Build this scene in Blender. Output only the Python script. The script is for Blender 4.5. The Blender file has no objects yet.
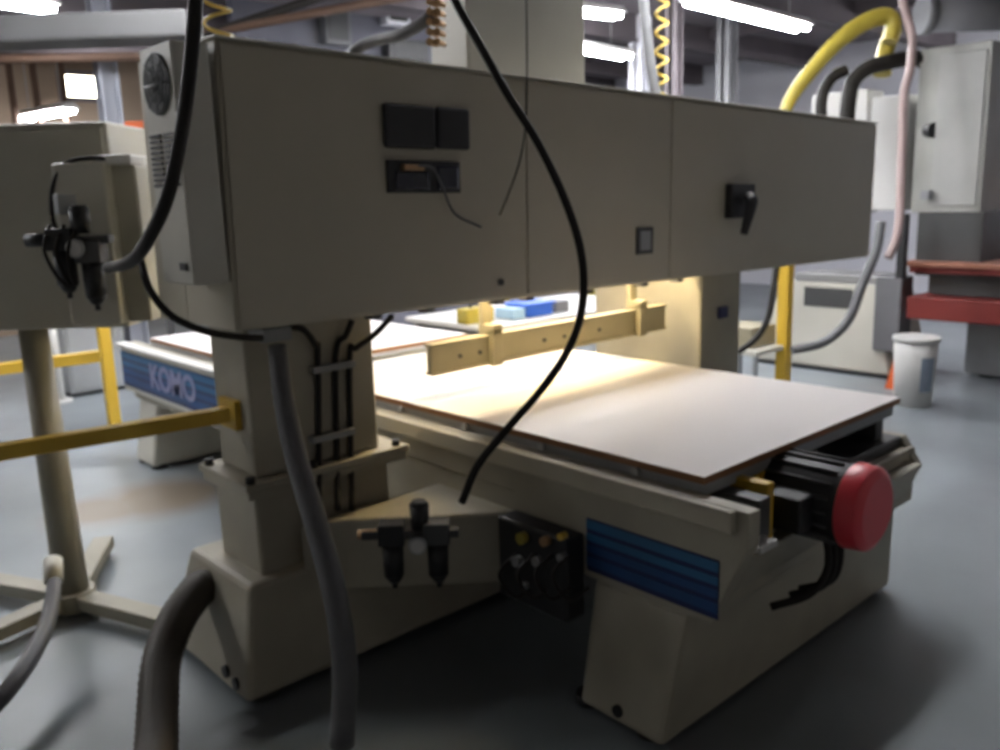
import bpy, bmesh, math, random
from mathutils import Vector, Matrix
random.seed(7)
R_ = math.radians
scn = bpy.context.scene
C = scn.collection

# ------------------------------------------------------------------ camera
F = 870.0; HOR = 195.0; ROLL = R_(1.8); YAW = R_(47.8); H = 1.65
pitch = math.atan((375 - HOR) / F * math.cos(ROLL))
FW = Vector((math.cos(YAW)*math.cos(pitch), math.sin(YAW)*math.cos(pitch), -math.sin(pitch)))
r0 = FW.cross(Vector((0, 0, 1))).normalized(); u0 = r0.cross(FW)
CR = r0*math.cos(ROLL) - u0*math.sin(ROLL)
CU = r0*math.sin(ROLL) + u0*math.cos(ROLL)
CO = Vector((0, 0, H))
def ray(x, y): return FW + CR*((x-500)/F) - CU*((y-375)/F)
def at(x, y, d): return CO + ray(x, y)*d                  # world point at depth d
def on(x, y, ax, c):                                     # world point on a plane
    i = 'xyz'.index(ax); r = ray(x, y); return CO + r*((c-CO[i])/r[i])
cam = bpy.data.cameras.new('camera'); co = bpy.data.objects.new('camera', cam); C.objects.link(co)
cam.sensor_width = 36; cam.lens = F/1000*36; cam.dof.use_dof = True; cam.dof.focus_distance = .6; cam.dof.aperture_fstop = 9.5; cam.clip_start = .02; cam.clip_end = 100
m = Matrix((CR, CU, -FW)).transposed().to_4x4(); m.translation = CO
co.matrix_world = m
scn.camera = co

# ------------------------------------------------------------------ materials
def mat(name, col, rough=.5, metal=0., var=.08, scale=3., emit=None, estr=0., spec=.5, dark=None, bump=0.):
    M = bpy.data.materials.new(name); M.use_nodes = True
    nt = M.node_tree; b = nt.nodes['Principled BSDF']
    b.inputs['Roughness'].default_value = rough; b.inputs['Metallic'].default_value = metal
    b.inputs['Specular IOR Level'].default_value = spec
    tc = nt.nodes.new('ShaderNodeTexCoord'); n = nt.nodes.new('ShaderNodeTexNoise')
    n.inputs['Scale'].default_value = scale; n.inputs['Detail'].default_value = 4
    nt.links.new(tc.outputs['Object'], n.inputs['Vector'])
    cr = nt.nodes.new('ShaderNodeValToRGB')
    d = dark or [c*(1-var*2) for c in col]
    cr.color_ramp.elements[0].position = .3; cr.color_ramp.elements[1].position = .65
    cr.color_ramp.elements[0].color = (*d, 1); cr.color_ramp.elements[1].color = (*col, 1)
    nt.links.new(n.outputs['Fac'], cr.inputs['Fac']); nt.links.new(cr.outputs['Color'], b.inputs['Base Color'])
    if bump:
        bp = nt.nodes.new('ShaderNodeBump'); bp.inputs['Strength'].default_value = bump
        nt.links.new(n.outputs['Fac'], bp.inputs['Height']); nt.links.new(bp.outputs['Normal'], b.inputs['Normal'])
    if emit:
        b.inputs['Emission Color'].default_value = (*emit, 1); b.inputs['Emission Strength'].default_value = estr
    return M
beige = mat('beige_paint', (.48, .44, .345), .45, var=.05, scale=1.5)
beige2 = mat('light_beige_paint', (.56, .54, .47), .45, var=.05, scale=2)
cast = mat('cast_beige_paint', (.37, .34, .27), .55, var=.08, scale=4, bump=.05)
polem = mat('stand_paint', (.25, .23, .18), .5)
conp = mat('console_paint', (.42, .40, .33), .5, var=.05)
greyp = mat('grey_paint', (.30, .31, .32), .5)
white = mat('white_paint', (.62, .61, .59), .4, var=.03)
black = mat('black_plastic', (.014, .014, .016), .5, var=.1)
rubber = mat('black_rubber', (.02, .017, .015), .65, spec=.3, var=.1, scale=20)
darkg = mat('dark_grey_metal', (.07, .07, .07), .45, metal=.2)
steel = mat('bare_steel', (.45, .45, .45), .35, metal=.8)
greyh = mat('grey_hose', (.12, .12, .125), .5, scale=10)
duct = mat('brown_duct', (.05, .039, .028), .6, scale=12)
yellow = mat('yellow_paint', (.60, .38, .035), .45, var=.06)
yhose = mat('yellow_hose', (.38, .30, .04), .45)
ycoil = mat('yellow_coil', (.75, .55, .12), .4)
red = mat('red_cap', (.72, .05, .07), .35)
redb = mat('dark_red_paint', (.20, .02, .015), .5)
orange = mat('orange_paint', (.75, .14, .03), .5)
rust = mat('rusty_pipe', (.10, .055, .035), .7, scale=8)
wood = mat('board_edge', (.26, .12, .05), .6, scale=8)
board = mat('white_laminate', (.74, .70, .69), .55, var=.02, scale=1.2)
blue = mat('blue_decal', (.01, .06, .19), .4); teal = mat('light_blue_decal', (.02, .12, .26), .4)
navy = mat('navy_decal', (.008, .015, .09), .4); letter = mat('decal_letters', (.26, .26, .42), .4)
bluebin = mat('blue_plastic', (.03, .12, .55), .4)
brass = mat('brass', (.45, .28, .15), .4, metal=.6)
barm = mat('tan_aluminium', (.30, .265, .18), .45, var=.08, scale=6)
glassd = mat('dark_display', (.01, .012, .03), .15)
wall_m = mat('wall_paint', (.78, .78, .84), .8, var=.04, scale=.6)
walld_m = mat('dark_brown_wall', (.5, .47, .42), .9)
wallb_m = mat('brown_block_wall', (.36, .27, .20), .9, var=.12, scale=.8)
ceil_m = mat('ceiling_panels', (.22, .19, .21), .9, var=.1, scale=.8)
trussm = mat('dark_purlin', (.13, .11, .12), .8)
ductm = mat('painted_duct', (.16, .16, .17), .6)
tubem = mat('fluorescent_tube', (.9, .9, .95), .5, emit=(.95, .965, 1.0), estr=50)
tubew = mat('warm_worklight', (.9, .85, .7), .5, emit=(1.0, .80, .44), estr=52)
winm = mat('daylight_pane', (.9, .9, .8), .5, emit=(1., .95, .8), estr=5)
pinkc = mat('pink_cable', (.36, .26, .25), .5)
paper = mat('white_label', (.8, .8, .8), .6)

# floor
fm = bpy.data.materials.new('painted_concrete'); fm.use_nodes = True
nt = fm.node_tree; b = nt.nodes['Principled BSDF']
tc = nt.nodes.new('ShaderNodeTexCoord')
n1 = nt.nodes.new('ShaderNodeTexNoise'); n1.inputs['Scale'].default_value = .7; n1.inputs['Detail'].default_value = 5
n2 = nt.nodes.new('ShaderNodeTexNoise'); n2.inputs['Scale'].default_value = 1.3; n2.inputs['Detail'].default_value = 3
for n in (n1, n2): nt.links.new(tc.outputs['Object'], n.inputs['Vector'])
c1 = nt.nodes.new('ShaderNodeValToRGB'); c1.color_ramp.elements[0].color = (.155, .175, .185, 1); c1.color_ramp.elements[1].color = (.225, .25, .27, 1)
c1.color_ramp.elements[0].position = .35; c1.color_ramp.elements[1].position = .65
nt.links.new(n1.outputs['Fac'], c1.inputs['Fac'])
# brown worn patches on the floor left of the machine
sp = nt.nodes.new('ShaderNodeSeparateXYZ'); nt.links.new(tc.outputs['Object'], sp.inputs[0])
def patch(cx, cy, r):
    v = nt.nodes.new('ShaderNodeVectorMath'); v.operation = 'DISTANCE'; v.inputs[1].default_value = (cx, cy, 0)
    nt.links.new(tc.outputs['Object'], v.inputs[0])
    a = nt.nodes.new('ShaderNodeMath'); a.operation = 'MULTIPLY_ADD'; a.inputs[1].default_value = -1/r; a.inputs[2].default_value = 1
    nt.links.new(v.outputs['Value'], a.inputs[0])
    c = nt.nodes.new('ShaderNodeMath'); c.operation = 'MAXIMUM'; c.inputs[1].default_value = 0; nt.links.new(a.outputs[0], c.inputs[0]); return c
qa = on(160, 497, 'z', 0); qb = on(98, 512, 'z', 0); p1 = patch(qa.x, qa.y, .5); p2 = patch(qb.x, qb.y, .4)
pm = nt.nodes.new('ShaderNodeMath'); pm.operation = 'MAXIMUM'; nt.links.new(p1.outputs[0], pm.inputs[0]); nt.links.new(p2.outputs[0], pm.inputs[1])
pn = nt.nodes.new('ShaderNodeMath'); pn.operation = 'MULTIPLY'; nt.links.new(pm.outputs[0], pn.inputs[0]); nt.links.new(n2.outputs['Fac'], pn.inputs[1])
pr = nt.nodes.new('ShaderNodeValToRGB'); pr.color_ramp.elements[0].position = .05; pr.color_ramp.elements[1].position = .3
nt.links.new(pn.outputs[0], pr.inputs['Fac'])
mx = nt.nodes.new('ShaderNodeMix'); mx.data_type = 'RGBA'
nt.links.new(pr.outputs['Color'], mx.inputs['Factor']); nt.links.new(c1.outputs['Color'], mx.inputs['A']); mx.inputs['B'].default_value = (.17, .135, .10, 1)
nt.links.new(mx.outputs['Result'], b.inputs['Base Color'])
rr = nt.nodes.new('ShaderNodeMapRange'); rr.inputs['To Min'].default_value = .26; rr.inputs['To Max'].default_value = .5
nt.links.new(n2.outputs['Fac'], rr.inputs['Value']); nt.links.new(rr.outputs['Result'], b.inputs['Roughness'])

# ------------------------------------------------------------------ mesh helpers
class MB:
    def __init__(s): s.bm = bmesh.new(); s.mats = []
    def _m(s, faces, mt):
        if mt is None: return
        if mt not in s.mats: s.mats.append(mt)
        i = s.mats.index(mt)
        for f in faces: f.material_index = i
    def hexa(s, p, mt=None):      # 8 points: bottom ring 4, top ring 4
        v = [s.bm.verts.new(Vector(q)) for q in p]
        fs = [s.bm.faces.new([v[i] for i in t]) for t in ((3,2,1,0),(4,5,6,7),(0,1,5,4),(1,2,6,5),(2,3,7,6),(3,0,4,7))]
        s._m(fs, mt); return s
    def box(s, x, y, z, M=None, mt=None):
        p = [(x[0],y[0],z[0]),(x[1],y[0],z[0]),(x[1],y[1],z[0]),(x[0],y[1],z[0]),(x[0],y[0],z[1]),(x[1],y[0],z[1]),(x[1],y[1],z[1]),(x[0],y[1],z[1])]
        if M is not None: p = [M @ Vector(q) for q in p]
        return s.hexa(p, mt)
    def prism(s, pts, vec, mt=None):
        a = [s.bm.verts.new(Vector(q)) for q in pts]; b_ = [s.bm.verts.new(Vector(q)+Vector(vec)) for q in pts]
        fs = [s.bm.faces.new(a[::-1]), s.bm.faces.new(b_)]
        n = len(pts)
        for i in range(n): fs.append(s.bm.faces.new((a[i], a[(i+1) % n], b_[(i+1) % n], b_[i])))
        s._m(fs, mt); return s
    def tube(s, pts, r, seg=10, mt=None, smooth=True, ribs=0, sub=8):
        P = [Vector(p) for p in pts]
        if smooth and len(P) > 2:
            Q = []; E = [P[0]*2-P[1]] + P + [P[-1]*2-P[-2]]
            for i in range(1, len(E)-2):
                for k in range(sub):
                    t = k/sub; a, b_, c, d = E[i-1], E[i], E[i+1], E[i+2]
                    Q.append(.5*((2*b_)+(c-a)*t+(2*a-5*b_+4*c-d)*t*t+(3*b_-a-3*c+d)*t**3))
            Q.append(P[-1]); P = Q
        rs = r if isinstance(r, (list, tuple)) else [r, r]
        t0 = (P[1]-P[0]).normalized(); nrm = t0.orthogonal().normalized(); rings = []
        for i, p in enumerate(P):
            t = (P[min(i+1, len(P)-1)]-P[max(i-1, 0)]).normalized()
            nrm = (nrm - t*nrm.dot(t)).normalized(); bn = t.cross(nrm)
            u = i/(len(P)-1)*(len(rs)-1); j = min(int(u), len(rs)-2); rad = rs[j]+(rs[j+1]-rs[j])*(u-j)
            if ribs and i % 2: rad *= (1-ribs)
            rings.append([s.bm.verts.new(p+(nrm*math.cos(a)+bn*math.sin(a))*rad) for a in [2*math.pi*k/seg for k in range(seg)]])
        fs = []
        for i in range(len(rings)-1):
            for k in range(seg):
                f = s.bm.faces.new((rings[i][k], rings[i][(k+1) % seg], rings[i+1][(k+1) % seg], rings[i+1][k])); f.smooth = True; fs.append(f)
        fs.append(s.bm.faces.new(rings[0][::-1])); fs.append(s.bm.faces.new(rings[-1]))
        s._m(fs, mt); return s
    def cyl(s, a, b_, r, r2=None, seg=20, mt=None): return s.tube([a, b_], [r, r if r2 is None else r2], seg, mt, smooth=False)
    def build(s, name, mt, parent=None, bevel=0.):
        bmesh.ops.recalc_face_normals(s.bm, faces=s.bm.faces)
        me = bpy.data.meshes.new(name)
        if s.mats and mt is not None:
            raise ValueError(name)
        s.bm.to_mesh(me); s.bm.free()
        for q in (s.mats or [mt]): me.materials.append(q)
        o = bpy.data.objects.new(name, me); C.objects.link(o)
        if bevel:
            bv = o.modifiers.new('bevel', 'BEVEL'); bv.width = bevel; bv.segments = 2; bv.limit_method = 'ANGLE'; bv.angle_limit = R_(40)
        if parent is not None:
            o.parent = parent; o.matrix_parent_inverse = wm(parent).inverted()
        return o
def wm(o):
    m_ = Matrix.Translation(o.location) @ o.rotation_euler.to_matrix().to_4x4()
    return (wm(o.parent) @ o.matrix_parent_inverse @ m_) if o.parent else m_
def tag(o, label=None, cat=None, group=None, kind=None):
    if label: o['label'] = label
    if cat: o['category'] = cat
    if group: o['group'] = group
    if kind: o['kind'] = kind
    return o
def thing(name, loc, label, cat, group=None):
    o = bpy.data.objects.new(name, None); C.objects.link(o); o.location = loc; o.empty_display_size = .1
    return tag(o, label, cat, group)
def copy_tree(o, parent=None):
    c = o.copy(); C.objects.link(c); c.parent = parent
    for ch in list(o.children): copy_tree(ch, c)
    return c
def B(x, y, z, M=None): return MB().box(x, y, z, M)

# ------------------------------------------------------------------ the setting
X0, X1, Y0, Y1, ZC = -4., 13.5, -4., 13., 3.75
def struct(name, mb, mt): return tag(mb.build(name, mt), kind='structure')
struct('floor', B((X0-.2, X1+.2), (Y0-.2, Y1+.2), (-.1, 0)), fm)
struct('ceiling', B((X0, X1), (Y0, Y1), (ZC, ZC+.1)), ceil_m)
struct('wall_right', B((X1, X1+.2), (Y0, Y1), (0, ZC)), wall_m)
struct('wall_left', B((X0-.2, X0), (Y0, Y1), (0, ZC)), walld_m)
struct('wall_front', B((X0, X1), (Y0-.2, Y0), (0, ZC)), walld_m)
# back wall: blue-grey in the middle, brown block to the left, opening for a window
wz = (on(62, 98, 'y', Y1), on(98, 75, 'y', Y1))
wx0, wx1, wz0, wz1 = wz[0].x, wz[1].x, wz[0].z, wz[1].z
wxs = on(200, 100, 'y', Y1).x
mb = MB()
mb.box((X0, wx0), (Y1, Y1+.2), (0, ZC), mt=wallb_m).box((wx1, wxs), (Y1, Y1+.2), (0, ZC), mt=wallb_m)
mb.box((wx0, wx1), (Y1, Y1+.2), (0, wz0), mt=wallb_m).box((wx0, wx1), (Y1, Y1+.2), (wz1, ZC), mt=wallb_m)
mb.box((wxs, X1), (Y1, Y1+.2), (0, ZC), mt=wall_m)
tag(mb.build('wall_back', None), kind='structure')
w = struct('window_1', B((wx0, wx1), (Y1+.1, Y1+.13), (wz0, wz1)), winm)
mb = MB()
for a in ((wx0-.04, wx0+.02), (wx1-.02, wx1+.04)): mb.box(a, (Y1-.02, Y1+.05), (wz0-.04, wz1+.04))
for a in ((wz0-.04, wz0+.02), (wz1-.02, wz1+.04)): mb.box((wx0, wx1), (Y1-.02, Y1+.05), a)
mb.build('window_frame', trussm, w)
pw = 9.0; pxa = on(236, 60, 'y', pw).x; pxb = on(470, 60, 'y', pw).x
struct('wall_partition', B((pxa, pxb), (pw, pw+.12), (0, ZC)), mat('partition_paint', (.13, .13, .16), .8))
# purlins and deep beams below the ceiling
k = 1
for y in (3.2, 5.2, 7.2, 9.4, 11.4):
    struct('trim_%d' % k, MB().box((X0, X1), (y-.06, y+.06), (ZC-.30, ZC)).box((X0, X1), (y-.1, y+.1), (ZC-.31, ZC-.29)), trussm); k += 1
for x in (2.2, 10.5):
    struct('trim_%d' % k, B((x-.05, x+.05), (Y0, Y1), (ZC-.16, ZC-.02)), trussm); k += 1

# overhead duct at left
a = at(-60, 22, 5.6); b_ = at(186, 30, 5.6)
dz = (b_.z+a.z)/2
tag(MB().box((0, (b_-a).length), (0, .35), (-.085, .085), Matrix.Translation((a.x, a.y, dz)) @ Matrix.Rotation(math.atan2(b_.y-a.y, b_.x-a.x), 4, 'Z')).build('air_duct', mat('dull_duct', (.07, .07, .07), .7), bevel=.02),
    'long grey rectangular air duct under the dark ceiling at upper left', 'duct')

def post(name, px, py, d, w_, mt, label, cat='column', group=None, top=ZC):
    p = at(px, py, d)
    mb = MB().box((p.x-w_/2, p.x+w_/2), (p.y-.02, p.y+.02), (0.02, top)).box((p.x-w_/2, p.x-w_/2+.02), (p.y-w_/2, p.y+w_/2), (.02, top)).box((p.x+w_/2-.02, p.x+w_/2), (p.y-w_/2, p.y+w_/2), (.02, top)).box((p.x-w_/2-.03, p.x+w_/2+.03), (p.y-w_/2-.03, p.y+w_/2+.03), (0, .02))
    return tag(mb.build(name, mt), label, cat, group)
post('steel_column', 108, 90, 8.2, .17, mat('column_paint', (.26, .27, .31), .6), 'pale painted steel building column rising behind the grey console at left')
post('steel_column', 674, 60, 9.0, .13, trussm, 'dark steel post seen above the machine bridge, right of the tall cover', 'column')
post('steel_column', 727, 60, 10.2, .18, ductm, 'light grey steel column above the bridge, under the large ceiling lamp')
post('steel_column', 640, 60, 10.8, .2, wall_m, 'pale grey column behind the coiled hose at top centre')

# ------------------------------------------------------------------ ceiling lamps
def lamp(x0, y0, x1, y1, z, label, n=2):
    c = Vector(((x0+x1)/2, (y0+y1)/2, z)); L = math.hypot(x1-x0, y1-y0); a = math.atan2(y1-y0, x1-x0)
    t = thing('fluorescent_lamp', c, label, 'ceiling lamp', 'fluorescent ceiling lamps')
    M = Matrix.Translation(c) @ Matrix.Rotation(a, 4, 'Z')
    MB().hexa([M @ Vector(q) for q in ((-L/2,-.13,.03),(L/2,-.13,.03),(L/2,.13,.03),(-L/2,.13,.03),(-L/2,-.06,.1),(L/2,-.06,.1),(L/2,.06,.1),(-L/2,.06,.1))]).build('housing', white, t, .005)
    for s in (-1, 1):
        MB().cyl(M @ Vector((-L/2+.03, s*.06, 0)), M @ Vector((L/2-.03, s*.06, 0)), .022, seg=10).build('tube', tubem, t)
        MB().cyl(M @ Vector((s*L*.35, 0, .1)), M @ Vector((s*L*.35, 0, ZC-z)), .006, seg=6).build('hanging_rod', steel, t)
    return t
def lamp_px(a, b_, z, label):
    p = on(a[0], a[1], 'z', z); q = on(b_[0], b_[1], 'z', z)
    return lamp(p.x, p.y, q.x, q.y, z, label)
lamp_px((690, 2), (803, 30), 3.2, 'large bright twin tube lamp at top right of the view')
p = on(628, 58, 'z', 3.2); lamp(p.x-2.3, p.y-.2, p.x, p.y, 3.2, 'smaller lit tube lamp just right of the tall beige cover')
p = on(55, 11, 'z', 3.2); q = on(0, 3, 'z', 3.2); dd = (q-p).normalized()*2.2; lamp(p.x, p.y, p.x+dd.x, p.y+dd.y, 3.2, 'lit tube lamp cut by the top left corner of the view')
p = at(24, 119, 11.0); q = at(70, 111, 10.2); lamp(p.x, p.y, q.x, q.y, min(p.z, q.z), 'slanted lit lamp hanging low at the far left above the console')
p = on(604, 30, 'z', 3.3); lamp(p.x-1.2, p.y+.2, p.x+.25, p.y, 3.45, 'far lit lamp at the top edge beside the tall beige cover')
# unseen lamps added above the frame to brighten table, floor and wall
for x, y in ((1.9, 5.2), (4.6, 4.4), (4.3, 2.55), (12.3, 2.6), (-1.6, 6.6)):
    lamp(x-1.1, y, x+1.1, y, 3.3, 'unseen twin tube lamp added overhead to light the hall')

# ------------------------------------------------------------------ the main machine
MC = thing('cnc_router', (2.6, 2.8, 0), 'huge beige bridge router with two columns, long bed and white topped table', 'machine')
L = 4.2
BM = Matrix.Translation((1.085, 2.30, 1.295)) @ Matrix.Rotation(math.atan2(.14, L), 4, 'Z') @ Matrix.Rotation(math.atan2(.085, L), 4, 'Y')
BI = BM.inverted(); bo = BM.translation; bn = (BM.to_3x3() @ Vector((0, 1, 0)))
def buv(px, py):          # a pixel on the bridge's front face -> local x, z
    r = ray(px, py); t = (bo-CO).dot(bn)/r.dot(bn); q = BI @ (CO + r*t); return q.x, q.z
bridge = MB().box((0, L), (0, .30), (0, .785), BM).box((0, .17), (.30, .50), (0, .785), BM).build('bridge_housing', beige, MC, .006)
s0 = buv(229, 190)[0]; s1 = buv(525, 190)[0]; s2 = buv(669, 190)[0]
for a, c in ((s0, s1-.003), (s1+.003, s2-.005), (s2+.005, L-.004)):
    B((a, c), (-.010, .005), (.012, .775), BM).build('front_panel', beige, bridge, .003)
B((-.008, L+.005), (-.016, .31), (.785, .793), BM).build('top_lip', beige2, bridge, .002)
for px in (250, 268, 300, 420, 560):
    u = buv(px, 60)[0]; MB().cyl(BM @ Vector((u, .03, .793)), BM @ Vector((u, .03, .803)), .012, seg=8).build('bolt', steel, bridge)
def brect(name, x0, y0, x1, y1, th, mt, parent, bev=.004):
    a = buv(x0, (y0+y1)/2)[0]; c = buv(x1, (y0+y1)/2)[0]; xm = (x0+x1)/2
    z1 = buv(xm, y0)[1]; z0 = buv(xm, y1)[1]
    return B((a, c), (-.01-th, -.008), (z0, z1), BM).build(name, mt, parent, bev)
brect('port_cover', 380, 105, 431, 149, .02, black, MC, .012)
brect('port_cover', 432, 108, 465, 150, .02, black, MC, .012)
cp = brect('connector_panel', 384, 161, 456, 193, .014, black, MC, .003)
brect('display', 391, 172, 424, 190, .018, glassd, cp)
brect('display', 432, 166, 454, 190, .018, glassd, cp, .008)
brect('plug', 396, 165, 416, 171, .035, brass, cp)
u, v = buv(422, 167); pts = [BM @ Vector((u-.06, -.04, v)), BM @ Vector((u, -.05, v-.005)), BM @ Vector((u+.04, -.05, v-.06)), BM @ Vector((u+.11, -.03, v-.15)), BM @ Vector((u+.24, -.02, v-.2))]
MB().tube(pts, .0045, 6).build('cable', greyh, cp)
npz = brect('nameplate', 634, 227, 650, 254, .008, darkg, MC, .002)
brect('name_strip', 637, 231, 647, 250, .010, greyp, npz, .001)
sw = brect('disconnect_switch', 723, 184, 746, 218, .04, black, MC, .006)
u, v = buv(735, 202); u2, v2 = buv(729, 234)
MB().tube([BM @ Vector((u, -.06, v+.03)), BM @ Vector((u, -.09, v)), BM @ Vector((u2, -.08, v2))], [.02, .03, .018], 8).build('switch_lever', black, sw)
u, v = buv(498, 282); MB().cyl(BM @ Vector((u, -.02, v)), BM @ Vector((u, 0, v)), .012, seg=12).build('hole_plug', darkg, MC)
for px in (386, 440, 510, 540, 600, 655, 690):    # bolts and clips along the bridge's lower edge
    u = buv(px, 285)[0]; B((u-.02, u+.02), (.05, .10), (-.022, 0), BM).build('edge_clip', darkg, bridge, .003)
# cooling unit on the end of the bridge
ac = B((.975, 1.078), (2.29, 2.50), (1.435, 2.065)).build('cooling_unit', beige2, MC, .006)
fz = 1.965; fy = 2.39
MB().cyl((.978, fy, fz), (.970, fy, fz), .080, seg=32).build('fan_opening', black, ac)
mb = MB()
for r in (.025, .05, .075):
    mb.tube([(.966, fy+r*math.cos(t), fz+r*math.sin(t)) for t in [i*math.pi/12 for i in range(25)]], .0025, 5, smooth=False)
for i in range(4):
    t = i*math.pi/4; mb.cyl((.965, fy-0.079*math.cos(t), fz-0.079*math.sin(t)), (.965, fy+0.079*math.cos(t), fz+0.079*math.sin(t)), .0025, seg=5)
mb.build('fan_guard', darkg, ac)
for y0 in (2.31, 2.405):
    mb = MB()
    for i in range(10): mb.box((.969, .978), (y0, y0+.072), (1.70+i*.0145, 1.708+i*.0145))
    mb.build('vent', black, ac)
B((.968, .977), (2.32, 2.36), (1.475, 1.495)).build('badge', darkg, ac)
# columns
def column(x0, x1, y0, y1, zt):
    c = B((x0, x1), (y0, y1), (.75, zt)).build('column', cast, MC, .012)
    f = MB().box((x0-.06, x1+.10), (y0-.05, y1+.06), (.725, .75)).box((x0-.05, x1+.09), (y0-.04, y1+.05), (.695, .722)).build('column_flange', cast, MC, .004)
    for bx, by in ((x0-.035, y0-.03), (x0-.035, y1+.02), (x0+.2, y0-.03), (x1+.06, y0-.02)):
        MB().cyl((bx, by, .75), (bx, by, .772), .016, seg=6).build('bolt', black, f)
    B((x0-.02, x1+.02), (y0-.02, y1+.02), (.40, .70)).build('column_foot', cast, MC, .012)
    return c
column(1.25, 1.745, 2.60, 2.86, 1.285)
B((3.80, 4.17), (2.62, 3.35), (.42, 1.235)).build('column', cast, MC, .012)
B((3.955, 4.03), (2.605, 2.625), (.97, 1.03)).build('warning_label', navy, MC)
# cast base below the columns
MB().hexa([(1.10, 2.50, .03), (4.5, 2.50, .03), (4.5, 3.15, .03), (1.10, 3.15, .03), (1.16, 2.53, .42), (4.45, 2.53, .42), (4.45, 3.08, .42), (1.16, 3.0, .42)]).build('base_casting', cast, MC, .02)
for x, y in ((1.2, 2.58), (1.2, 3.0), (4.4, 2.58)):
    MB().cyl((x, y, 0), (x, y, .04), .055, seg=16).build('levelling_foot', darkg, MC)
for y, z in ((2.66, .085), (2.585, .07)): MB().cyl((1.112, y, z), (1.098, y, z), .022, seg=12).build('bolt_hole', black, MC)
MB().prism([(1.36, 2.54, .31), (1.50, 2.47, .31), (1.99, 2.06, .31), (1.99, 2.54, .31)], (0, 0, .262)).build('gusset', cast, MC, .012)
# bed
bed = B((1.96, 3.36), (1.32, 5.72), (.43, .65)).build('bed', cast, MC, .01)
MB().prism([(1.95, 1.18, .80), (1.95, 1.18, .70), (1.95, 1.30, .44), (1.95, 2.1, .44), (1.95, 2.1, .65), (1.95, 5.7, .65), (1.95, 5.7, .80)], (.055, 0, 0)).build('side_rail', cast, MC, .004)
MB().box((1.925, 1.95), (1.22, 4.2), (.735, .80)).build('rail_cover', beige, MC, .006)
MB().prism([(3.31, 1.36, .69), (3.31, 1.29, .58), (3.31, 1.40, .34), (3.31, 1.8, .34), (3.31, 1.8, .69)], (.05, 0, 0)).build('side_cheek', cast, MC, .004)
MB().prism([(2.0, 1.27, .60), (2.0, 1.33, .45), (2.0, 1.40, .45), (2.0, 1.40, .60)], (1.31, 0, 0)).build('end_plate', cast, MC, .006)
B((2.62, 3.32), (1.36, 3.6), (.60, .69)).build('way_cover', darkg, MC, .006)
B((2.10, 2.16), (1.24, 3.8), (.66, .78)).build('guide_rail', darkg, MC, .004)
B((3.18, 3.24), (1.40, 3.8), (.69, .78)).build('guide_rail', darkg, MC, .004)
B((1.90, 1.93), (4.25, 5.70), (.50, .79)).build('end_skirt', beige2, MC, .004)
B((1.875, 1.95), (4.22, 5.72), (.785, .803)).build('skirt_lip', white, MC, .003)
# pedestals of the bed
MB().hexa([(1.88, 1.41, .02), (3.42, 1.41, .02), (3.42, 1.77, .02), (1.89, 1.75, .02), (1.96, 1.38, .44), (3.36, 1.38, .44), (3.36, 1.74, .44), (1.96, 1.74, .44)]).build('bed_pedestal', cast, MC, .02)
MB().hexa([(1.92, 5.42, .02), (3.4, 5.42, .02), (3.4, 5.72, .02), (1.92, 5.72, .02), (1.98, 5.40, .44), (3.34, 5.40, .44), (3.34, 5.69, .44), (1.98, 5.69, .44)]).build('bed_pedestal', beige2, MC, .02)
for x, y in ((1.95, 1.5), (1.95, 1.75), (3.34, 1.5), (1.98, 5.47), (1.98, 5.68)):
    MB().cyl((x, y, 0), (x, y, .03), .05, seg=16).build('levelling_foot', black, MC)
q = on(618, 711, 'x', 1.893); MB().cyl((1.91, q.y, q.z), (1.885, q.y, q.z), .02, seg=12).build('bolt_hole', black, MC)
# stripe decals
def decal(x, y0, y1, z0, z1, name):
    mb = MB(); hh = z1-z0
    for a, c, mt, e in ((0, 1, navy, .0), (.80, .97, teal, .002), (.58, .72, teal, .002), (.36, .5, blue, .002), (.1, .28, blue, .002)):
        mb.box((x-.003-e, x), (y0, y1), (z0+a*hh, z0+c*hh), mt=mt)
    d_ = mb.build(name, None, MC); d_['label'] = 'blue striped decal'; return d_
decal(1.95, 1.27, 1.76, .462, .64, 'stripe_decal')
dd = decal(1.90, 4.30, 5.69, .53, .755, 'stripe_decal')
cu = bpy.data.curves.new('KOMO', 'FONT'); cu.body = 'KOMO'; cu.size = .25; cu.extrude = .002; cu.offset = .006; cu.align_x = 'CENTER'; cu.align_y = 'CENTER'
tmp = bpy.data.objects.new('tmp_text', cu); C.objects.link(tmp)
dg = bpy.context.evaluated_depsgraph_get(); me = bpy.data.meshes.new_from_object(tmp.evaluated_get(dg)); bpy.data.objects.remove(tmp)
me.transform(Matrix(((0, 0, -1, 1.893), (-.85, 0, 0, 4.9), (0, .82, 0, .645), (0, 0, 0, 1))))
me.materials.clear(); me.materials.append(letter)
lt = bpy.data.objects.new('lettering', me); C.objects.link(lt); lt.parent = dd; lt.matrix_parent_inverse = wm(dd).inverted()
# tables (each carries a board)
tab = B((2.005, 3.265), (1.375, 3.55), (.78, .828)).build('work_table', greyp, MC, .004)
for y in (1.6, 2.0, 2.4, 2.8): MB().cyl((1.998, y, .815), (1.985, y, .815), .014, seg=10).build('bolt', steel, tab)
B((1.995, 3.275), (3.85, 5.45), (.80, .828)).build('work_table', greyp, MC, .004)
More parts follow.
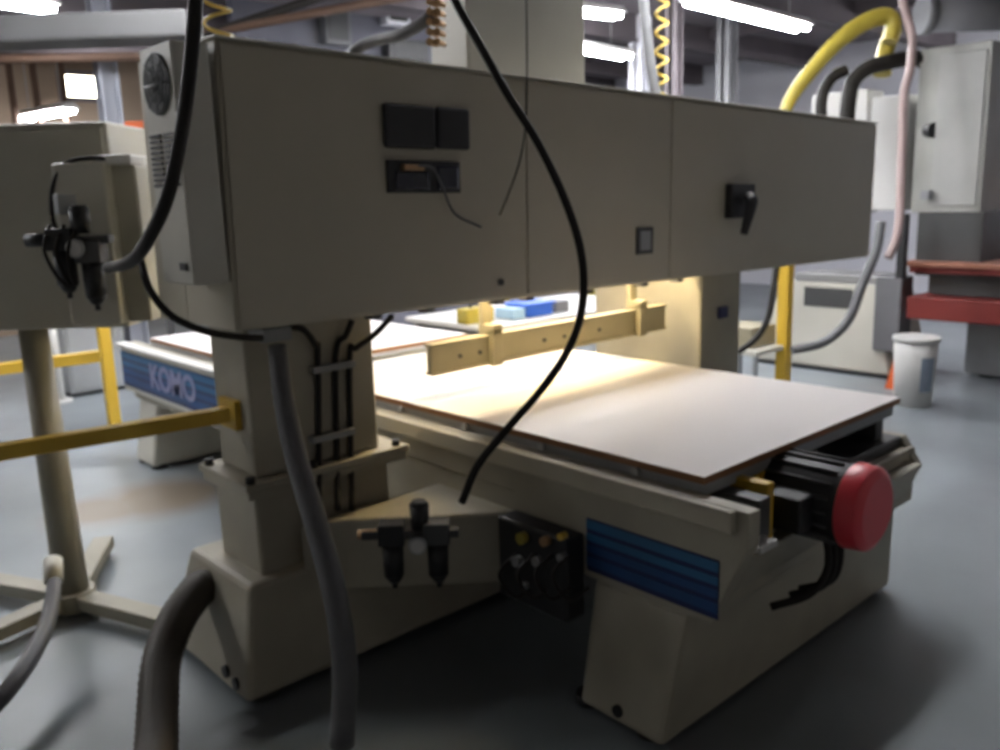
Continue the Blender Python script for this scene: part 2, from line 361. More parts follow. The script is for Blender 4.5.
# drive motor
mz = .70; mx_ = 2.455
MB().box((2.30, 2.62), (1.42, 1.66), (.60, .78)).build('gearbox', yellow, MC, .01)
mo = MB().cyl((mx_, 1.42, mz), (mx_, 1.13, mz), .125, seg=32).cyl((mx_, 1.44, mz), (mx_, 1.40, mz), .14, seg=32).build('drive_motor', black, MC, .006)
mb = MB()
for i in range(18):
    t = i*2*math.pi/18; c_, s_ = math.cos(t), math.sin(t)
    mb.cyl((mx_+.128*c_, 1.40, mz+.128*s_), (mx_+.128*c_, 1.16, mz+.128*s_), .006, seg=4)
mb.build('cooling_fins', darkg, mo)
MB().cyl((mx_, 1.135, mz), (mx_, 1.075, mz), .134, .128, seg=40).cyl((mx_, 1.075, mz), (mx_, 1.06, mz), .128, .10, seg=40).build('end_cap', red, mo, .003)
B((mx_-.2, mx_-.10), (1.2, 1.36), (mz-.06, mz+.05)).build('terminal_box', black, mo, .008)
for i, (x0, x1) in enumerate(((2.42, 2.25), (2.46, 2.36), (2.5, 2.42))):
    MB().tube([(x0, 1.2, .60), (x0-.02, 1.18, .50), ((x0+x1)/2, 1.2, .43), (x1, 1.28, .39)], .012, 8).build('motor_cable', rubber, mo)
B((2.19, 2.23), (1.27, 1.5), (.61, .80)).build('valve_bracket', yellow, MC, .006)
for px, py in ((727, 472), (783, 449), (812, 437)):
    q = on(px, py, 'y', 1.31); B((q.x-.018, q.x+.018), (1.375, 1.42), (.755, .786)).build('table_clamp', yellow, MC, .006)
B((2.03, 2.12), (1.19, 1.27), (.655, .675)).build('wiper', white, MC, .004)
# valve box on the side of the bed
vb = MB().box((1.86, 1.95), (1.77, 2.09), (.30, .585)).build('valve_box', black, MC, .01)
for (px, py, mt, s) in ((525, 537, yhose, .020), (548, 540, brass, .016), (540, 560, steel, .016), (565, 556, steel, .014), (520, 560, greyp, .018), (565, 535, yellow, .012), (528, 585, steel, .012)):
    q = on(px, py, 'x', 1.86); MB().cyl((1.862, q.y, q.z), (1.835, q.y, q.z), s, seg=12).build('fitting', mt, vb)
for i in range(4):
    q = on(512+i*18, 556, 'x', 1.84); MB().tube([(1.86, q.y, q.z), (1.80, q.y+.02, q.z-.06), (1.82, q.y-.03, q.z-.13), (1.88, q.y-.06, q.z-.1)], .007, 6).build('air_line', rubber, vb)
# hold-down bar and its hangers
bar = MB().box((2.085, 3.61), (2.705, 2.735), (.958, 1.072)).box((2.085, 3.61), (2.695, 2.75), (1.065, 1.078)).box((2.085, 3.61), (2.695, 2.75), (.950, .962)).build('hold_down_bar', barm, MC, .003)
for px in (495, 641):
    q = on(px, 330, 'y', 2.69); B((q.x-.024, q.x+.024), (2.735, 2.765), (.94, 1.46)).build('bar_hanger_post', barm, MC, .003); B((q.x-.028, q.x+.028), (2.672, 2.705), (.945, 1.10)).build('bar_hanger', barm, MC, .003)
    B((q.x-.028, q.x+.028), (2.672, 2.765), (1.08, 1.12)).build('hanger_bracket', barm, MC, .003)
for px in (460, 480, 545, 565, 600):
    q = on(px, 338, 'y', 2.70); MB().cyl((q.x, 2.706, 1.01), (q.x, 2.699, 1.01), .009, seg=8).build('screw', darkg, bar)
# work light tucked behind the bridge
wl = B((.72, 2.68), (.32, .40), (.135, .16), BM).build('work_light', white, MC, .004)
MB().cyl(BM @ Vector((1.0, .365, .115)), BM @ Vector((2.64, .365, .115)), .014, seg=10).build('light_tube', tubew, wl)
glow = B((.72, 2.6), (.14, .17), (-.006, 0), BM).build('added_glow_strip', white, MC)  # unseen strip added under the bridge for a warm glow on the table
MB().cyl(BM @ Vector((1.05, .155, -.011)), BM @ Vector((2.56, .155, -.011)), .006, seg=8).build('light_tube', mat('added_warm_glow', (.9, .8, .6), .5, emit=(1., .78, .42), estr=14), glow)
# spindle cover above the bridge
MB().box((2.245, 2.90), (2.60, 2.82), (2.07, 3.3)).box((2.3, 2.85), (2.70, 2.76), (1.5, 2.07)).build('spindle_cover', beige2, MC, .008)
MB().box((1.27, 4.16), (2.76, 3.05), (1.46, 2.06)).box((1.28, 1.74), (2.62, 2.85), (1.28, 1.46)).box((3.81, 4.16), (2.7, 3.05), (1.23, 1.46)).build('cross_rail', cast, MC, .01)
q0 = at(436, 5, 3.25)
for i in range(5):
    for s in (0, 1):
        p = at(431+s*7, 2+i*10, 3.05)
        MB().cyl(p, p+Vector((.05, .03, 0)), .011, seg=10).cyl(p+Vector((-.012, -.007, 0)), p, .014, seg=6).build('brass_fitting', brass, MC)
# wiring on the left column
for i, px in enumerate((318, 336, 350)):
    a = on(px, 355, 'y', 2.585); b_ = on(px+1, 455, 'y', 2.585)
    t0_ = [on(268+i*8, 330, 'y', 2.58), on(300+i*8, 328, 'y', 2.56), on(px-2, 345, 'y', 2.57)]
    if i == 1: t0_ = [on(352, 320, 'y', 2.56), on(346, 335, 'y', 2.57)]
    if i == 2: t0_ = [on(392, 316, 'y', 2.56), on(375, 334, 'y', 2.55), on(356, 348, 'y', 2.57)]
    MB().tube(t0_+[a, b_, on(px+2, 510, 'y', 2.5)], .011, 8).build('conduit', rubber, MC)
for py in (371, 441):
    a = on(313, py, 'y', 2.57); c = on(356, py, 'y', 2.57)
    B((a.x, c.x), (2.565, 2.60), (a.z-.012, a.z+.012)).build('conduit_clamp', greyp, MC, .003)
a = on(262, 337, 'y', 2.5); c = on(291, 337, 'y', 2.5)
B((a.x, c.x), (2.49, 2.60), (a.z-.02, a.z+.022)).build('hose_bracket', greyp, MC, .004)

# ------------------------------------------------------------------ boards on the tables
def sheet(x, y, label):
    t = thing('board', ((x[0]+x[1])/2, (y[0]+y[1])/2, .8285), label, 'board')
    B(x, y, (.8285, .8495)).build('core', wood, t, .001); B((x[0]+.001, x[1]-.001), (y[0]+.001, y[1]-.001), (.8496, .852)).build('top_face', board, t)
    return t
sheet((1.995, 3.275), (1.355, 3.6), 'wide white laminate board with brown edge on the near work table')
sheet((1.985, 3.285), (3.9, 5.4), 'pale board on the far end of the machine, left of the column')

# ------------------------------------------------------------------ hoses and cables
def hose(name, pts, r, mt, label, cat, seg=10, ribs=0, sub=8):
    return tag(MB().tube(pts, r, seg, ribs=ribs, sub=sub).build(name, mt), label, cat)
hose('cable', [at(x, y, d) for x, y, d in ((440, -40, 2.5), (455, 0, 2.5), (480, 45, 2.5), (507, 93, 2.52), (538, 143, 2.55), (565, 200, 2.6), (581, 252, 2.62), (583, 300, 2.62), (572, 342, 2.62), (545, 385, 2.62), (508, 428, 2.64), (478, 465, 2.68), (462, 502, 2.74))],
     .0125, rubber, 'thick black cable looping down in front of the bridge and white board', 'cable')
hose('wire', [at(526, -20, 2.9), at(527, 60, 2.9), at(526, 120, 2.9), at(520, 160, 2.9), at(508, 195, 2.9), at(500, 215, 2.88)], .003, rubber,
     'thin dark wire hanging straight down the front of the bridge', 'wire', 6)
hose('hose', [at(x, y, d) for x, y, d in ((196, -30, 1.9), (195, 10, 1.9), (190, 70, 1.95), (182, 130, 2.0), (168, 195, 2.05), (148, 240, 2.15), (130, 262, 2.3), (108, 268, 2.55))],
     .0165, rubber, 'black hose dropping past the cooling unit to the left air filter', 'hose')
hose('hose', [at(x, y, d) for x, y, d in ((141, 262, 2.5), (150, 290, 2.45), (172, 316, 2.45), (205, 331, 2.5), (240, 337, 2.6), (262, 338, 2.66))],
     .0105, rubber, 'thin black hose curving beneath the cooling unit to the column bracket', 'hose')
hose('hose', [at(x, y, d) for x, y, d in ((58, 235, 2.93), (52, 215, 2.93), (53, 185, 2.93), (66, 164, 2.93), (88, 158, 2.93), (106, 159, 2.95))],
     .008, rubber, 'small black hose arching over the grey console above its filter', 'hose')
hose('vacuum_hose', [on(277, 346, 'y', 2.47), on(284, 400, 'y', 2.40), on(297, 460, 'y', 2.32), on(318, 530, 'y', 2.22), on(336, 600, 'y', 2.13), on(345, 670, 'y', 2.09), on(342, 745, 'y', 2.08)],
     [.030, .034, .036, .038, .038], greyh, 'long grey hose hanging from the bracket down the column to the floor', 'hose', 14)
dp = [Vector((1.12, 2.84, .30)), on(200, 588, 'z', .33), on(178, 618, 'z', .28), on(162, 660, 'z', .20), on(158, 705, 'z', .13), on(156, 750, 'z', .08), on(150, 800, 'z', .07)]
tag(MB().tube(dp, .064, 16, ribs=.07, sub=12).build('flexible_duct', duct), 'fat brown ribbed duct bending from the machine base to the floor', 'duct')
def coil(x, y, z0, z1, r, n, tr, mt, label, name='coiled_hose'):
    pts = []; N = n*14
    for i in range(N+1):
        t = i/N; a = t*n*2*math.pi; pts.append((x+r*math.cos(a), y+r*math.sin(a), z0+(z1-z0)*t))
    return tag(MB().tube(pts, tr, 6, smooth=False).build(name, mt), label, 'hose')
q = on(226, 41, 'z', 2.10)
coil(1.31, 2.70, 2.09, 3.4, .042, 17, .006, ycoil, 'yellow coiled air hose standing on the left end of the bridge')
q = at(662, 40, 5.2); coil(q.x, q.y, 2.0, 3.7, .035, 16, .009, ycoil, 'dull yellow coiled hose hanging beyond the bridge at top centre')
hose('conduit', [at(642, -20, 5.0), at(645, 15, 5.0), at(650, 60, 5.0), at(658, 110, 5.0), at(662, 150, 5.0)], .03, greyh, 'grey hanging conduit beside the coiled hose at top centre', 'conduit')
hose('conduit', [at(340, 70, 3.3), at(356, 50, 3.3), at(375, 41, 3.25), at(402, 34, 3.15), at(424, 22, 3.1), at(432, 14, 3.1)], .021, greyh, 'grey conduit rising from behind the bridge to the brass fittings', 'conduit')

# ------------------------------------------------------------------ air filter regulators
def filt(x, y, d, sc, label, bowls=((-20, 0), (25, 0)), grp='air filter regulators'):
    c = at(x, y, d); t = thing('filter_regulator', c, label, 'air filter', grp)
    rt = Vector((CR.x, CR.y, 0)).normalized(); fwd = Vector((FW.x, FW.y, 0)).normalized(); up = Vector((0, 0, 1))
    P = lambda a, b_, c_=0.: c + rt*(a*sc) + up*(-b_*sc) + fwd*(c_*sc)
    Mx = Matrix((rt, fwd, up)).transposed().to_4x4(); Mx.translation = c
    def bb(a0, a1, b0, b1, dpt): return B((a0*sc, a1*sc), (-dpt*sc, dpt*sc), (-b1*sc, -b0*sc), Mx)
    for i, (bx, by) in enumerate(bowls):
        bb(bx-13, bx+13, by-14, by+8, 11).build('head', darkg if i else black, t, .004)
        bw = MB().cyl(P(bx, by+8), P(bx, by+42), 11*sc, 10*sc, 16).cyl(P(bx, by+42), P(bx, by+50), 10*sc, 5*sc, 16).build('bowl', black, t)
        MB().cyl(P(bx, by+50), P(bx, by+56), 3*sc, seg=8).build('drain', black, bw)
    bx, by = bowls[0]; 
    kx = (bowls[0][0]+bowls[1][0])/2+6
    bb(bowls[0][0]-30, bowls[1][0]+22, -6+by, 2+by, 6).build('manifold', darkg, t, .002)
    kb = MB().cyl(P(kx, by-8), P(kx, by-32), 9*sc, 10*sc, 16).cyl(P(kx, by-32), P(kx, by-36), 10*sc, 7*sc, 16).build('knob', black, t)
    g = MB().cyl(P(kx-2, by+6, -6), P(kx-2, by+6, -15), 9*sc, seg=20).build('gauge', steel, t)
    MB().cyl(P(kx-2, by+6, -15), P(kx-2, by+6, -15.5), 7*sc, seg=20).build('dial', white, g)
    MB().cyl(P(bowls[0][0]-14, by-2), P(bowls[0][0]-34, by-2), 5*sc, seg=10).build('fitting', brass, t)
    return t
filt(412, 535, 2.72, 2.72/F, 'black twin bowl air filter mounted on the beige gusset below the looping cable')
t = filt(78, 250, 2.86, 2.86/F, 'black air filter regulator hung on the front of the left grey console', bowls=((-14, -8), (13, 5)))
a = at(66, 205, 2.86); B((a.x-.03, a.x+.03), (a.y-.02, a.y+.03), (a.z-.03, a.z+.035)).build('solenoid', greyp, t, .004)
a = at(48, 240, 2.84); MB().cyl(a, a+Vector((-.05, .05, 0)), .022, seg=12).build('silencer', black, t)
for i in range(3):
    MB().tube([at(50+i*14, 225, 2.83), at(44+i*12, 250, 2.80), at(56+i*8, 275, 2.82), at(66+i*5, 285, 2.84)], .006, 6).build('air_line', rubber, t)

# ------------------------------------------------------------------ control console on its stand
rt = Vector((CR.x, CR.y, 0)).normalized(); fh = Vector((FW.x, FW.y, 0)).normalized()
Mx = Matrix((rt, fh, Vector((0, 0, 1)))).transposed().to_4x4(); Mx.translation = (0, 0, 0)
cons = thing('control_console', (.92, 3.72, 0), 'large grey beige control console box on a pole stand at the left edge', 'control console')
def lat(px, d): return -1.39 if px == 117 else (px+14-500)/F*d
B((lat(-90, 3.25), lat(117, 3.25)), (3.25, 3.62), (1.205, 1.955), Mx).build('cabinet', conp, cons, .012)
B((lat(-86, 3.25), lat(110, 3.25)), (3.238, 3.255), (1.225, 1.935), Mx).build('door', conp, cons, .006)
jb = B((lat(62, 3.05), lat(113, 3.05)), (3.0, 3.24), (1.25, 1.80), Mx).build('side_box', beige2, cons, .008)
B((lat(105, 3.05), lat(147, 3.15)), (3.06, 3.4), (1.25, 1.79), Mx).build('rear_box', conp, cons, .008)
B((lat(103, 3.05), lat(147, 3.15)), (3.03, 3.38), (1.79, 1.825), Mx).build('box_lid', white, cons, .006)
for px, py in ((52, 150), (8, 147)):
    q = at(px, py, 3.235); MB().cyl(q, q - fh*.012, .008, seg=10).build('screw', darkg, cons)
pc = Vector((.93, 3.72, 0))
MB().cyl(pc+Vector((0, 0, .08)), pc+Vector((-.01, 0, 1.21)), .066, .052, seg=24).build('pole', polem, cons)
MB().cyl(pc+Vector((0, 0, .02)), pc+Vector((0, 0, .10)), .09, seg=24).build('hub', polem, cons, .005)
for ex, ey in ((1.20, 3.02), (1.235, 4.26), (.40, 3.55), (.62, 4.35)):
    dv = Vector((ex-pc.x, ey-pc.y, 0)); a = math.atan2(dv.y, dv.x); Ml = Matrix.Translation(pc) @ Matrix.Rotation(a, 4, 'Z')
    lg = MB().box((.03, dv.length), (-.045, .045), (.035, .09), Ml).build('leg', polem, cons, .006)
    MB().cyl(Ml @ Vector((dv.length-.06, 0, 0)), Ml @ Vector((dv.length-.06, 0, .036)), .03, seg=12).build('foot', black, lg)
hose('conduit', [at(52, 558, 3.33), at(54, 585, 3.25), at(48, 620, 3.12), at(32, 655, 2.95), at(8, 690, 2.8), at(-30, 730, 2.7)], [.022, .028, .030, .030], greyh, 'grey conduit leaving the console pole low at the left edge', 'conduit', 12)
MB().cyl(at(53, 560, 3.33), at(54, 582, 3.27), .034, seg=16).build('conduit_collar', beige2, cons)

# ------------------------------------------------------------------ yellow guard rails
gr = thing('guard_rail', (1.2, 2.8, 0), 'near yellow guard rail bar running from left edge to the column', 'guard rail')
a = on(-60, 462, 'y', 3.08); c = Vector((1.245, 2.72, .958)); 
def sqbar(p, q, w_, name, mt, parent):
    v = (q-p); Ml = Matrix.Translation(p) @ Vector((1, 0, 0)).rotation_difference(v).to_matrix().to_4x4()
    return B((0, v.length), (-w_/2, w_/2), (-w_/2, w_/2), Ml).build(name, mt, parent, .004)
sqbar(a, c, .05, 'rail', yellow, gr)
B((1.225, 1.249), (2.66, 2.78), (.91, 1.01)).build('mounting_plate', yellow, gr, .003)
B((a.x-.03, a.x+.03), (a.y-.03, a.y+.03), (0, a.z+.03)).build('post', yellow, gr, .004)
gr = thing('guard_rail', (1.7, 5.6, 0), 'far yellow guard rail with square post below the grey console', 'guard rail')
pb = on(115, 425, 'z', 0)
dpt = (pb-CO).dot(FW)
za = at(112, 318, dpt).z
B((pb.x-.04, pb.x+.04), (pb.y-.04, pb.y+.04), (0, za)).build('post', yellow, gr, .005)
p1_ = at(106, 355, dpt); p0_ = at(-60, 377, dpt-.2)
sqbar(p0_, p1_, .085, 'rail', yellow, gr)
B((p0_.x-.05, p0_.x+.05), (p0_.y-.05, p0_.y+.05), (0, p0_.z+.04)).build('post', yellow, gr, .005)

# ------------------------------------------------------------------ far left items
p = on(62, 402, 'z', 0); d_ = (p-CO).dot(FW)
t = thing('floor_stand', p, 'slim white floor stand under the far yellow rail', 'stand')
MB().cyl(p+Vector((0, 0, .02)), p+Vector((0, 0, 1.0)), .035, seg=14).build('tube', white, t); MB().cyl(p, p+Vector((0, 0, .025)), .09, seg=20).build('foot', white, t)
p = on(84, 396, 'z', 0)
t = thing('storage_cabinet', p, 'grey metal cabinet behind the slim white stand at far left', 'cabinet')
cb = B((p.x-.1, p.x+.4), (p.y, p.y+.5), (0.03, .95)).build('body', greyp, t, .008); B((p.x-.08, p.x+.38), (p.y-.015, p.y), (.06, .92)).build('door', greyp, t, .004); B((p.x+.3, p.x+.33), (p.y-.03, p.y-.015), (.5, .6)).build('handle', steel, t)
B((p.x-.1, p.x+.4), (p.y+.03, p.y+.47), (0, .03)).build('plinth', black, t)
a = at(116, 127, 9.0); c = at(150, 127, 9.0)
t = thing('pallet_rack', (a.x, a.y, 0), 'storage rack with an orange beam behind the cooling unit', 'rack')
M_ = Matrix.Translation((a.x, a.y, 0)) @ Matrix.Rotation(math.atan2(c.y-a.y, c.x-a.x), 4, 'Z')
LL = .75
for zz in (1.3, a.z): B((0, LL), (-.03, .03), (zz-.05, zz+.05), M_).build('beam', orange, t, .004)
for xx in (-.04, LL): 
    for yy in (0, .9): B((xx, xx+.06), (yy-.03, yy+.03), (0, a.z+.05), M_).build('upright', ductm, t, .003)
B((0, LL), (0, .9), (1.35, 1.37), M_).build('shelf', barm, t)
cr_ = B((.06, .7), (.08, .8), (1.372, a.z-.07), M_).build('storage_crate', wood, None, .01); tag(cr_, 'brown crate on the rack shelf under the orange beam', 'crate')
# wall boxes on the back wall
def wbox(px, py, w_, h_, label, mt=ductm):
    q = on(px, py, 'y', pw); t = thing('electrical_panel', (q.x, pw, q.z), label, 'electrical panel')
    B((q.x-w_/2, q.x+w_/2), (pw-.15, pw-.001), (q.z-h_/2, q.z+h_/2)).build('enclosure', mt, t, .01)
    B((q.x-w_*.38, q.x+w_*.38), (pw-.165, pw-.15), (q.z-h_*.38, q.z+h_*.38)).build('door', darkg, t, .005)
wbox(331, 26, .34, .45, 'grey electrical panel high on the partition wall, left of the conduit')
wbox(391, 11, .34, .36, 'square electrical panel with dark centre on the partition wall near top', wall_m)
wbox(402, 52, .6, .25, 'low wide panel on the partition wall just under the grey conduit', darkg)
# dark overhead pipes, upper left
for i, (x0, y0, x1, y1, mt, lb) in enumerate(((192, 40, 330, -6, rubber, 'dark overhead pipe slanting up behind the yellow coiled hose'), (230, 24, 440, -10, rust, 'dark brown overhead pipe slanting behind the bridge top'), (0, 48, 200, 52, trussm, 'dark level pipe under the grey air duct'), (0, 60, 150, 56, rust, 'rusty level pipe above the bright window'))):
    hose('overhead_pipe', [at(x0-40, y0+(0 if i > 1 else 12), 7.8), at(x1, y1, 7.8)], .04, mt, lb, 'pipe', 8)
for px in (8, 32, 60):
    a = at(px, 62, 10.5); b__ = at(px+2, 124, 10.5)
    hose('drop_pipe', [Vector((a.x, a.y, 3.75)), Vector((a.x, a.y, 1.2))], .04, rust, 'rusty vertical pipe %s' % {8: 'nearest the left edge above the console', 32: 'in front of the brown wall, second from left', 60: 'just left of the bright window'}[px], 'pipe', 8)

# ------------------------------------------------------------------ things seen through the bridge opening
bp = on(528, 318, 'z', .852); by0, by1 = bp.y-.12, bp.y+.75; bx0, bx1 = bp.x-.45, bp.x+1.2
t = thing('work_bench', ((bx0+bx1)/2, (by0+by1)/2, 0), 'pale bench beyond the bridge seen under its lower edge', 'bench')
B((bx0, bx1), (by0, by1), (.82, .85)).build('bench_top', white, t, .004)
for x in (bx0+.07, bx1-.07):
    for y in (by0+.07, by1-.07): B((x-.03, x+.03), (y-.03, y+.03), (0, .82)).build('leg', greyp, t, .003)
B((bx0+.1, bx1-.1), (by1-.08, by1-.04), (.3, .82)).build('back_panel', greyp, t)
bz = .852
a = on(528, 318, 'z', bz); c = on(563, 315, 'z', bz)
t = thing('storage_bin', ((a.x+c.x)/2, a.y+.1, .85), 'bright blue bin on the bench behind the hold down bar', 'bin')
B((a.x, c.x), (a.y, a.y+.22), (bz, bz+.085)).build('body', bluebin, t, .01); B((a.x-.015, c.x+.015), (a.y-.015, a.y+.235), (bz+.075, bz+.09)).build('rim', bluebin, t, .004)
a1 = on(511, 320, 'z', bz); tag(B((a1.x, a.x-.02), (a.y, a.y+.18), (bz, bz+.07)).build('cardboard_box', mat('pale_blue_card', (.3, .45, .6), .6), None, .006), 'pale blue box beside the bright blue bin', 'box')
c1 = on(592, 313, 'z', bz); tag(B((c.x+.06, c1.x), (a.y+.02, a.y+.2), (bz, bz+.075)).build('metal_case', ductm, None, .01), 'grey case on the bench between blue bin and yellow post', 'case')
a = on(478, 322, 'z', .853); t = thing('tool_case', a, 'small yellow case with dark handle on the far end board', 'case')
B((a.x-.13, a.x+.1), (a.y-.05, a.y+.06), (.853, .95)).build('body', yhose, t, .01)
MB().tube([(a.x-.06, a.y, .95), (a.x-.05, a.y, .98), (a.x+.03, a.y, .98), (a.x+.04, a.y, .95)], .008, 8).build('handle', black, t)
a = on(606, 300, 'y', 7.0); tag(MB().cyl((a.x, 7.0, 0), (a.x, 7.0, 1.6), .06, seg=16).cyl((a.x, 7.0, 1.6), (a.x, 7.0, 1.64), .06, .03, seg=16).cyl((a.x, 7.0, 0), (a.x, 7.0, .02), .12, seg=16).build('bollard', yellow), 'yellow bollard beyond the bench seen under the bridge', 'bollard')
a = on(545, 297, 'y', 7.5); tag(MB().box((a.x-.8, a.x+1.0), (7.45, 7.52), (1.12, 1.2)).box((a.x-.7, a.x-.64), (7.45, 7.52), (0, 1.12)).box((a.x+.8, a.x+.86), (7.45, 7.52), (0, 1.12)).build('handrail', yhose), 'pale yellow handrail far behind the grey bench', 'rail')
a = on(470, 300, 'y', 4.7)

# ------------------------------------------------------------------ second machine at right
m2 = thing('router_machine', (7.6, 3.0, 0), 'second pale router machine with tall cabinets at the right edge', 'machine')
a = at(913, 55, 7.0); zb = at(915, 213, 7).z
B((7.35, 9.0), (2.53, 3.06), (zb, at(930, 52, 7).z)).build('main_cabinet', mat('grey_white_paint', (.40, .40, .37), .5), m2, .01)
MB().box((7.33, 7.36), (2.56, 2.90), (zb+.05, at(930, 60, 7).z)).build('cabinet_door', mat('grey_white_door', (.42, .42, .40), .5), m2, .006)
a = at(935, 130, 6.85); MB().cyl(a, a+Vector((.06, .07, 0)), .06, seg=14).build('door_handle', black, m2, .004)
for px, py in ((957, 105), (972, 158), (965, 188), (925, 195)):
    a = at(px, py, 6.9); B((a.x-.01, a.x+.1), (a.y-.03, a.y+.03), (a.z-.035, a.z+.035)).build('label_plate', greyp, m2)
a = at(868, 98, 7.2); c = at(906, 210, 7.2)
B((a.x, a.x+.5), (3.12, 3.42), (c.z, a.z)).build('side_cabinet', white, m2, .01)
a = at(812, 95, 7.6); B((a.x, a.x+.3), (a.y-.5, a.y), (1.4, a.z)).build('rear_cabinet', white, m2, .01)
MB().box((7.36, 8.9), (2.5, 3.0), (.9, zb)).build('underside_bay', darkg, m2, .006)
for px in (987, 903):
    a = at(px, 240, 6.9); B((a.x-.03, a.x+.03), (a.y-.03, a.y+.03), (.9, zb)).build('strut', black, m2)
B((7.25, 9.6), (1.6, 3.0), (.93, .985)).build('worktable', redb, m2, .006)
B((7.2, 9.6), (1.55, 3.05), (.985, 1.02)).build('table_top', mat('orange_board', (.32, .13, .08), .6), m2, .004)
B((7.2, 9.6), (1.45, 2.98), (.56, .74)).build('red_beam', redb, m2, .01)
B((7.4, 9.6), (1.7, 2.9), (.74, .93)).build('bed_box', darkg, m2, .01)
MB().box((7.9, 9.6), (1.9, 2.75), (.02, .56)).build('machine_base', greyp, m2, .01)
for y in (1.95, 2.6): MB().cyl((8.0, y, 0), (8.0, y, .03), .06, seg=12).build('foot', black, m2)
# grey-green machine stand
a = on(888, 379, 'z', 0); ms = thing('machine_stand', (a.x, a.y, 0), 'pale green grey machine cabinet standing beyond the right column', 'machine')
zt = at(850, 285, (a-CO).dot(FW)).z
MB().hexa([(a.x, a.y, .03), (a.x+.7, a.y-.05, .03), (a.x+.7, a.y+1.35, .03), (a.x, a.y+1.35, .03), (a.x, a.y+.1, zt), (a.x+.6, a.y+.1, zt), (a.x+.6, a.y+1.0, zt), (a.x, a.y+1.0, zt)]).build('body', beige2, ms, .015)
B((a.x-.01, a.x+.05), (a.y+.35, a.y+.8), (zt-.22, zt-.05)).build('window', darkg, ms, .004)
B((a.x+.0, a.x+.5), (a.y+.1, a.y+.9), (zt, zt+.07)).build('top_tray', steel, ms, .006)
B((a.x-.08, a.x+.15), (a.y-.1, a.y+.12), (zt-.55, zt+.08)).build('junction_box', ductm, ms, .01)
B((a.x-.02, a.x+.6), (a.y, a.y+1.3), (0, .03)).build('plinth', black, ms)
# bucket
a = on(912, 404, 'z', 0); bk = thing('plastic_bucket', a, 'white bucket with printed label on the floor at right', 'bucket')
MB().cyl(a, a+Vector((0, 0, .5)), .13, .155, seg=28).build('body', white, bk); MB().cyl(a+Vector((0, 0, .49)), a+Vector((0, 0, .52)), .165, seg=28).build('lid', white, bk)
l0 = []; dirc = -Vector((FW.x, FW.y, 0)).normalized(); aa = math.atan2(dirc.y, dirc.x)
mb = MB()
for i in range(8):
    t0, t1 = aa-.15+i*.09, aa-.15+(i+1)*.09
    mb.hexa([a+Vector((r*math.cos(t), r*math.sin(t), z)) for z, r_ in ((.12, .140), (.38, .154)) for r, t in ((r_, t0), (r_, t1), (r_+.002, t1), (r_+.002, t0))])
mb.build('label', mat('grey_blue_print', (.25, .30, .38), .5), bk)
a = on(897, 388, 'z', 0); tag(MB().hexa([a+Vector(q) for q in ((-.07,-.07,0),(.07,-.07,0),(.07,.07,0),(-.07,.07,0),(-.02,-.02,.3),(.02,-.02,.3),(.02,.02,.3),(-.02,.02,.3))]).build('warning_cone', orange), 'small orange cone between the bucket and the pale green cabinet', 'cone')
# posts, hoses at right
a = on(782, 392, 'z', 0); d7 = (a-CO).dot(FW)
tag(MB().box((a.x-.045, a.x+.045), (a.y-.045, a.y+.045), (0, 1.35)).box((a.x-.1, a.x+.1), (a.y-.1, a.y+.1), (0, .02)).build('safety_post', yellow, None, .004), 'yellow square post standing right of the bridge column', 'post')
hose('air_pipe', [at(x, y, 6.6) for x, y in ((780, 130), (790, 100), (812, 70), (838, 42), (862, 24), (884, 16), (893, 24), (890, 42))], [.04, .055, .065, .065, .055], yhose, 'thick yellow hose arching above the far end of the bridge', 'hose', 14)
hose('air_pipe', [at(x, y, 7.0) for x, y in ((894, 28), (888, 44), (884, 58), (882, 75))], .07, yhose, 'short yellow hose stub beside the arching one at right', 'hose', 12)
hose('conduit', [at(x, y, 6.9) for x, y in ((822, 130), (821, 105), (825, 88), (834, 76), (846, 70))], .045, rubber, 'black bent conduit in front of the pale rear cabinet', 'conduit')
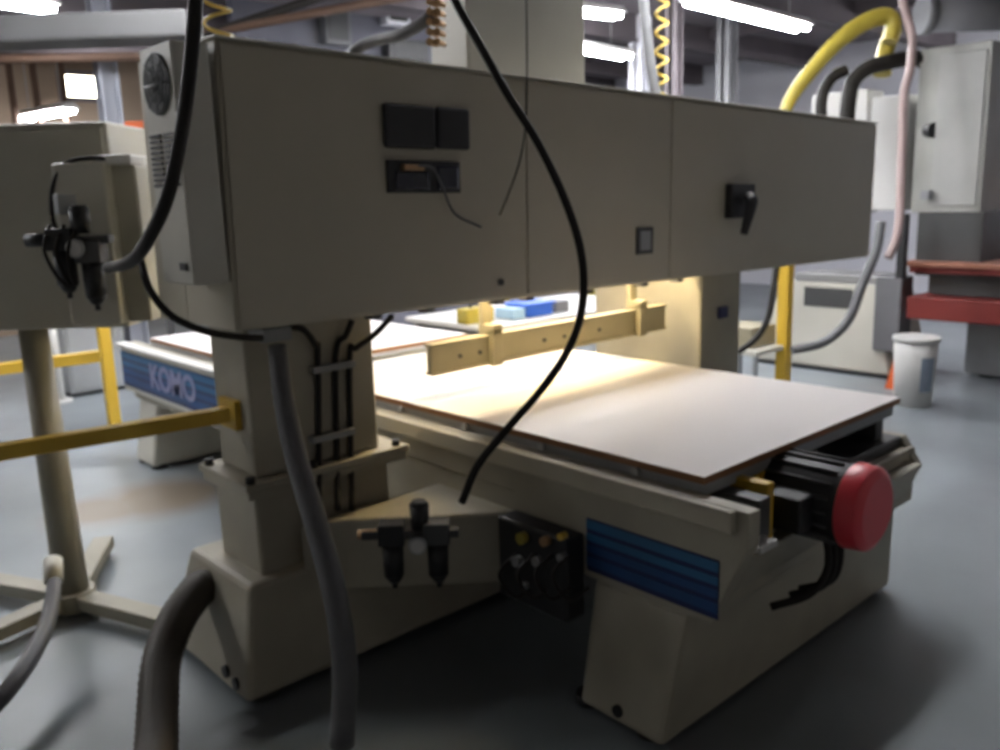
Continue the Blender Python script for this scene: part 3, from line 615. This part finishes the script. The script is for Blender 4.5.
hose('conduit', [at(x, y, 6.9) for x, y in ((846, 135), (848, 105), (853, 82), (868, 68), (890, 62), (914, 58), (925, 62))], .06, rubber, 'thick black conduit bending over the white side cabinet', 'conduit')
hose('cable', [at(x, y, 6.5) for x, y in ((900, -20), (905, 10), (912, 38), (910, 70), (904, 95), (902, 150), (900, 212), (896, 240), (888, 258))], .032, pinkc, 'pinkish cable running down beside the big pale cabinet', 'cable')
hose('cable', [at(x, y, 6.4) for x, y in ((881, 222), (876, 250), (862, 285), (848, 320), (824, 342), (792, 350))], .035, greyh, 'grey drooping cable across the pale green cabinet at right', 'cable')
hose('cable', [at(x, y, 5.6) for x, y in ((778, 255), (774, 285), (768, 318), (756, 338), (738, 352))], .02, rubber, 'black drooping cable right of the bridge column', 'cable')
B_ = at(950, 15, 8.2)
tag(MB().tube([at(925, 14, 8.2), at(1060, 10, 8.2)], .17, 20, smooth=False).tube([at(921, 14, 8.2), at(930, 14, 8.2)], .19, 20, smooth=False).build('ventilation_pipe', ductm), 'grey round ventilation pipe at the top right corner', 'pipe')
# small parts behind column right
a = on(752, 345, 'z', .0); 
t = thing('tool_cart', on(752, 395, 'z', 0), 'low cart with tan parts between bridge column and yellow post', 'cart')
o_ = on(752, 395, 'z', 0)
B((o_.x-.2, o_.x+.35), (o_.y-.15, o_.y+.35), (.36, .40)).build('tray', beige2, t, .004)
B((o_.x-.12, o_.x+.25), (o_.y-.05, o_.y+.25), (.40, .56)).build('parts_bin', barm, t, .008)
for x in (-.18, .33):
    for y in (-.13, .33): B((o_.x+x-.015, o_.x+x+.015), (o_.y+y-.015, o_.y+y+.015), (0, .36)).build('leg', greyp, t)

# ------------------------------------------------------------------ world and view
wd = bpy.data.worlds.new('world'); scn.world = wd; wd.use_nodes = True
wd.node_tree.nodes['Background'].inputs[0].default_value = (.6, .65, .75, 1); wd.node_tree.nodes['Background'].inputs[1].default_value = .3
scn.view_settings.view_transform = 'Standard'; scn.view_settings.look = 'None'; scn.view_settings.gamma = 1
scn.view_settings.use_curve_mapping = False
scn.view_settings.exposure = 1.0
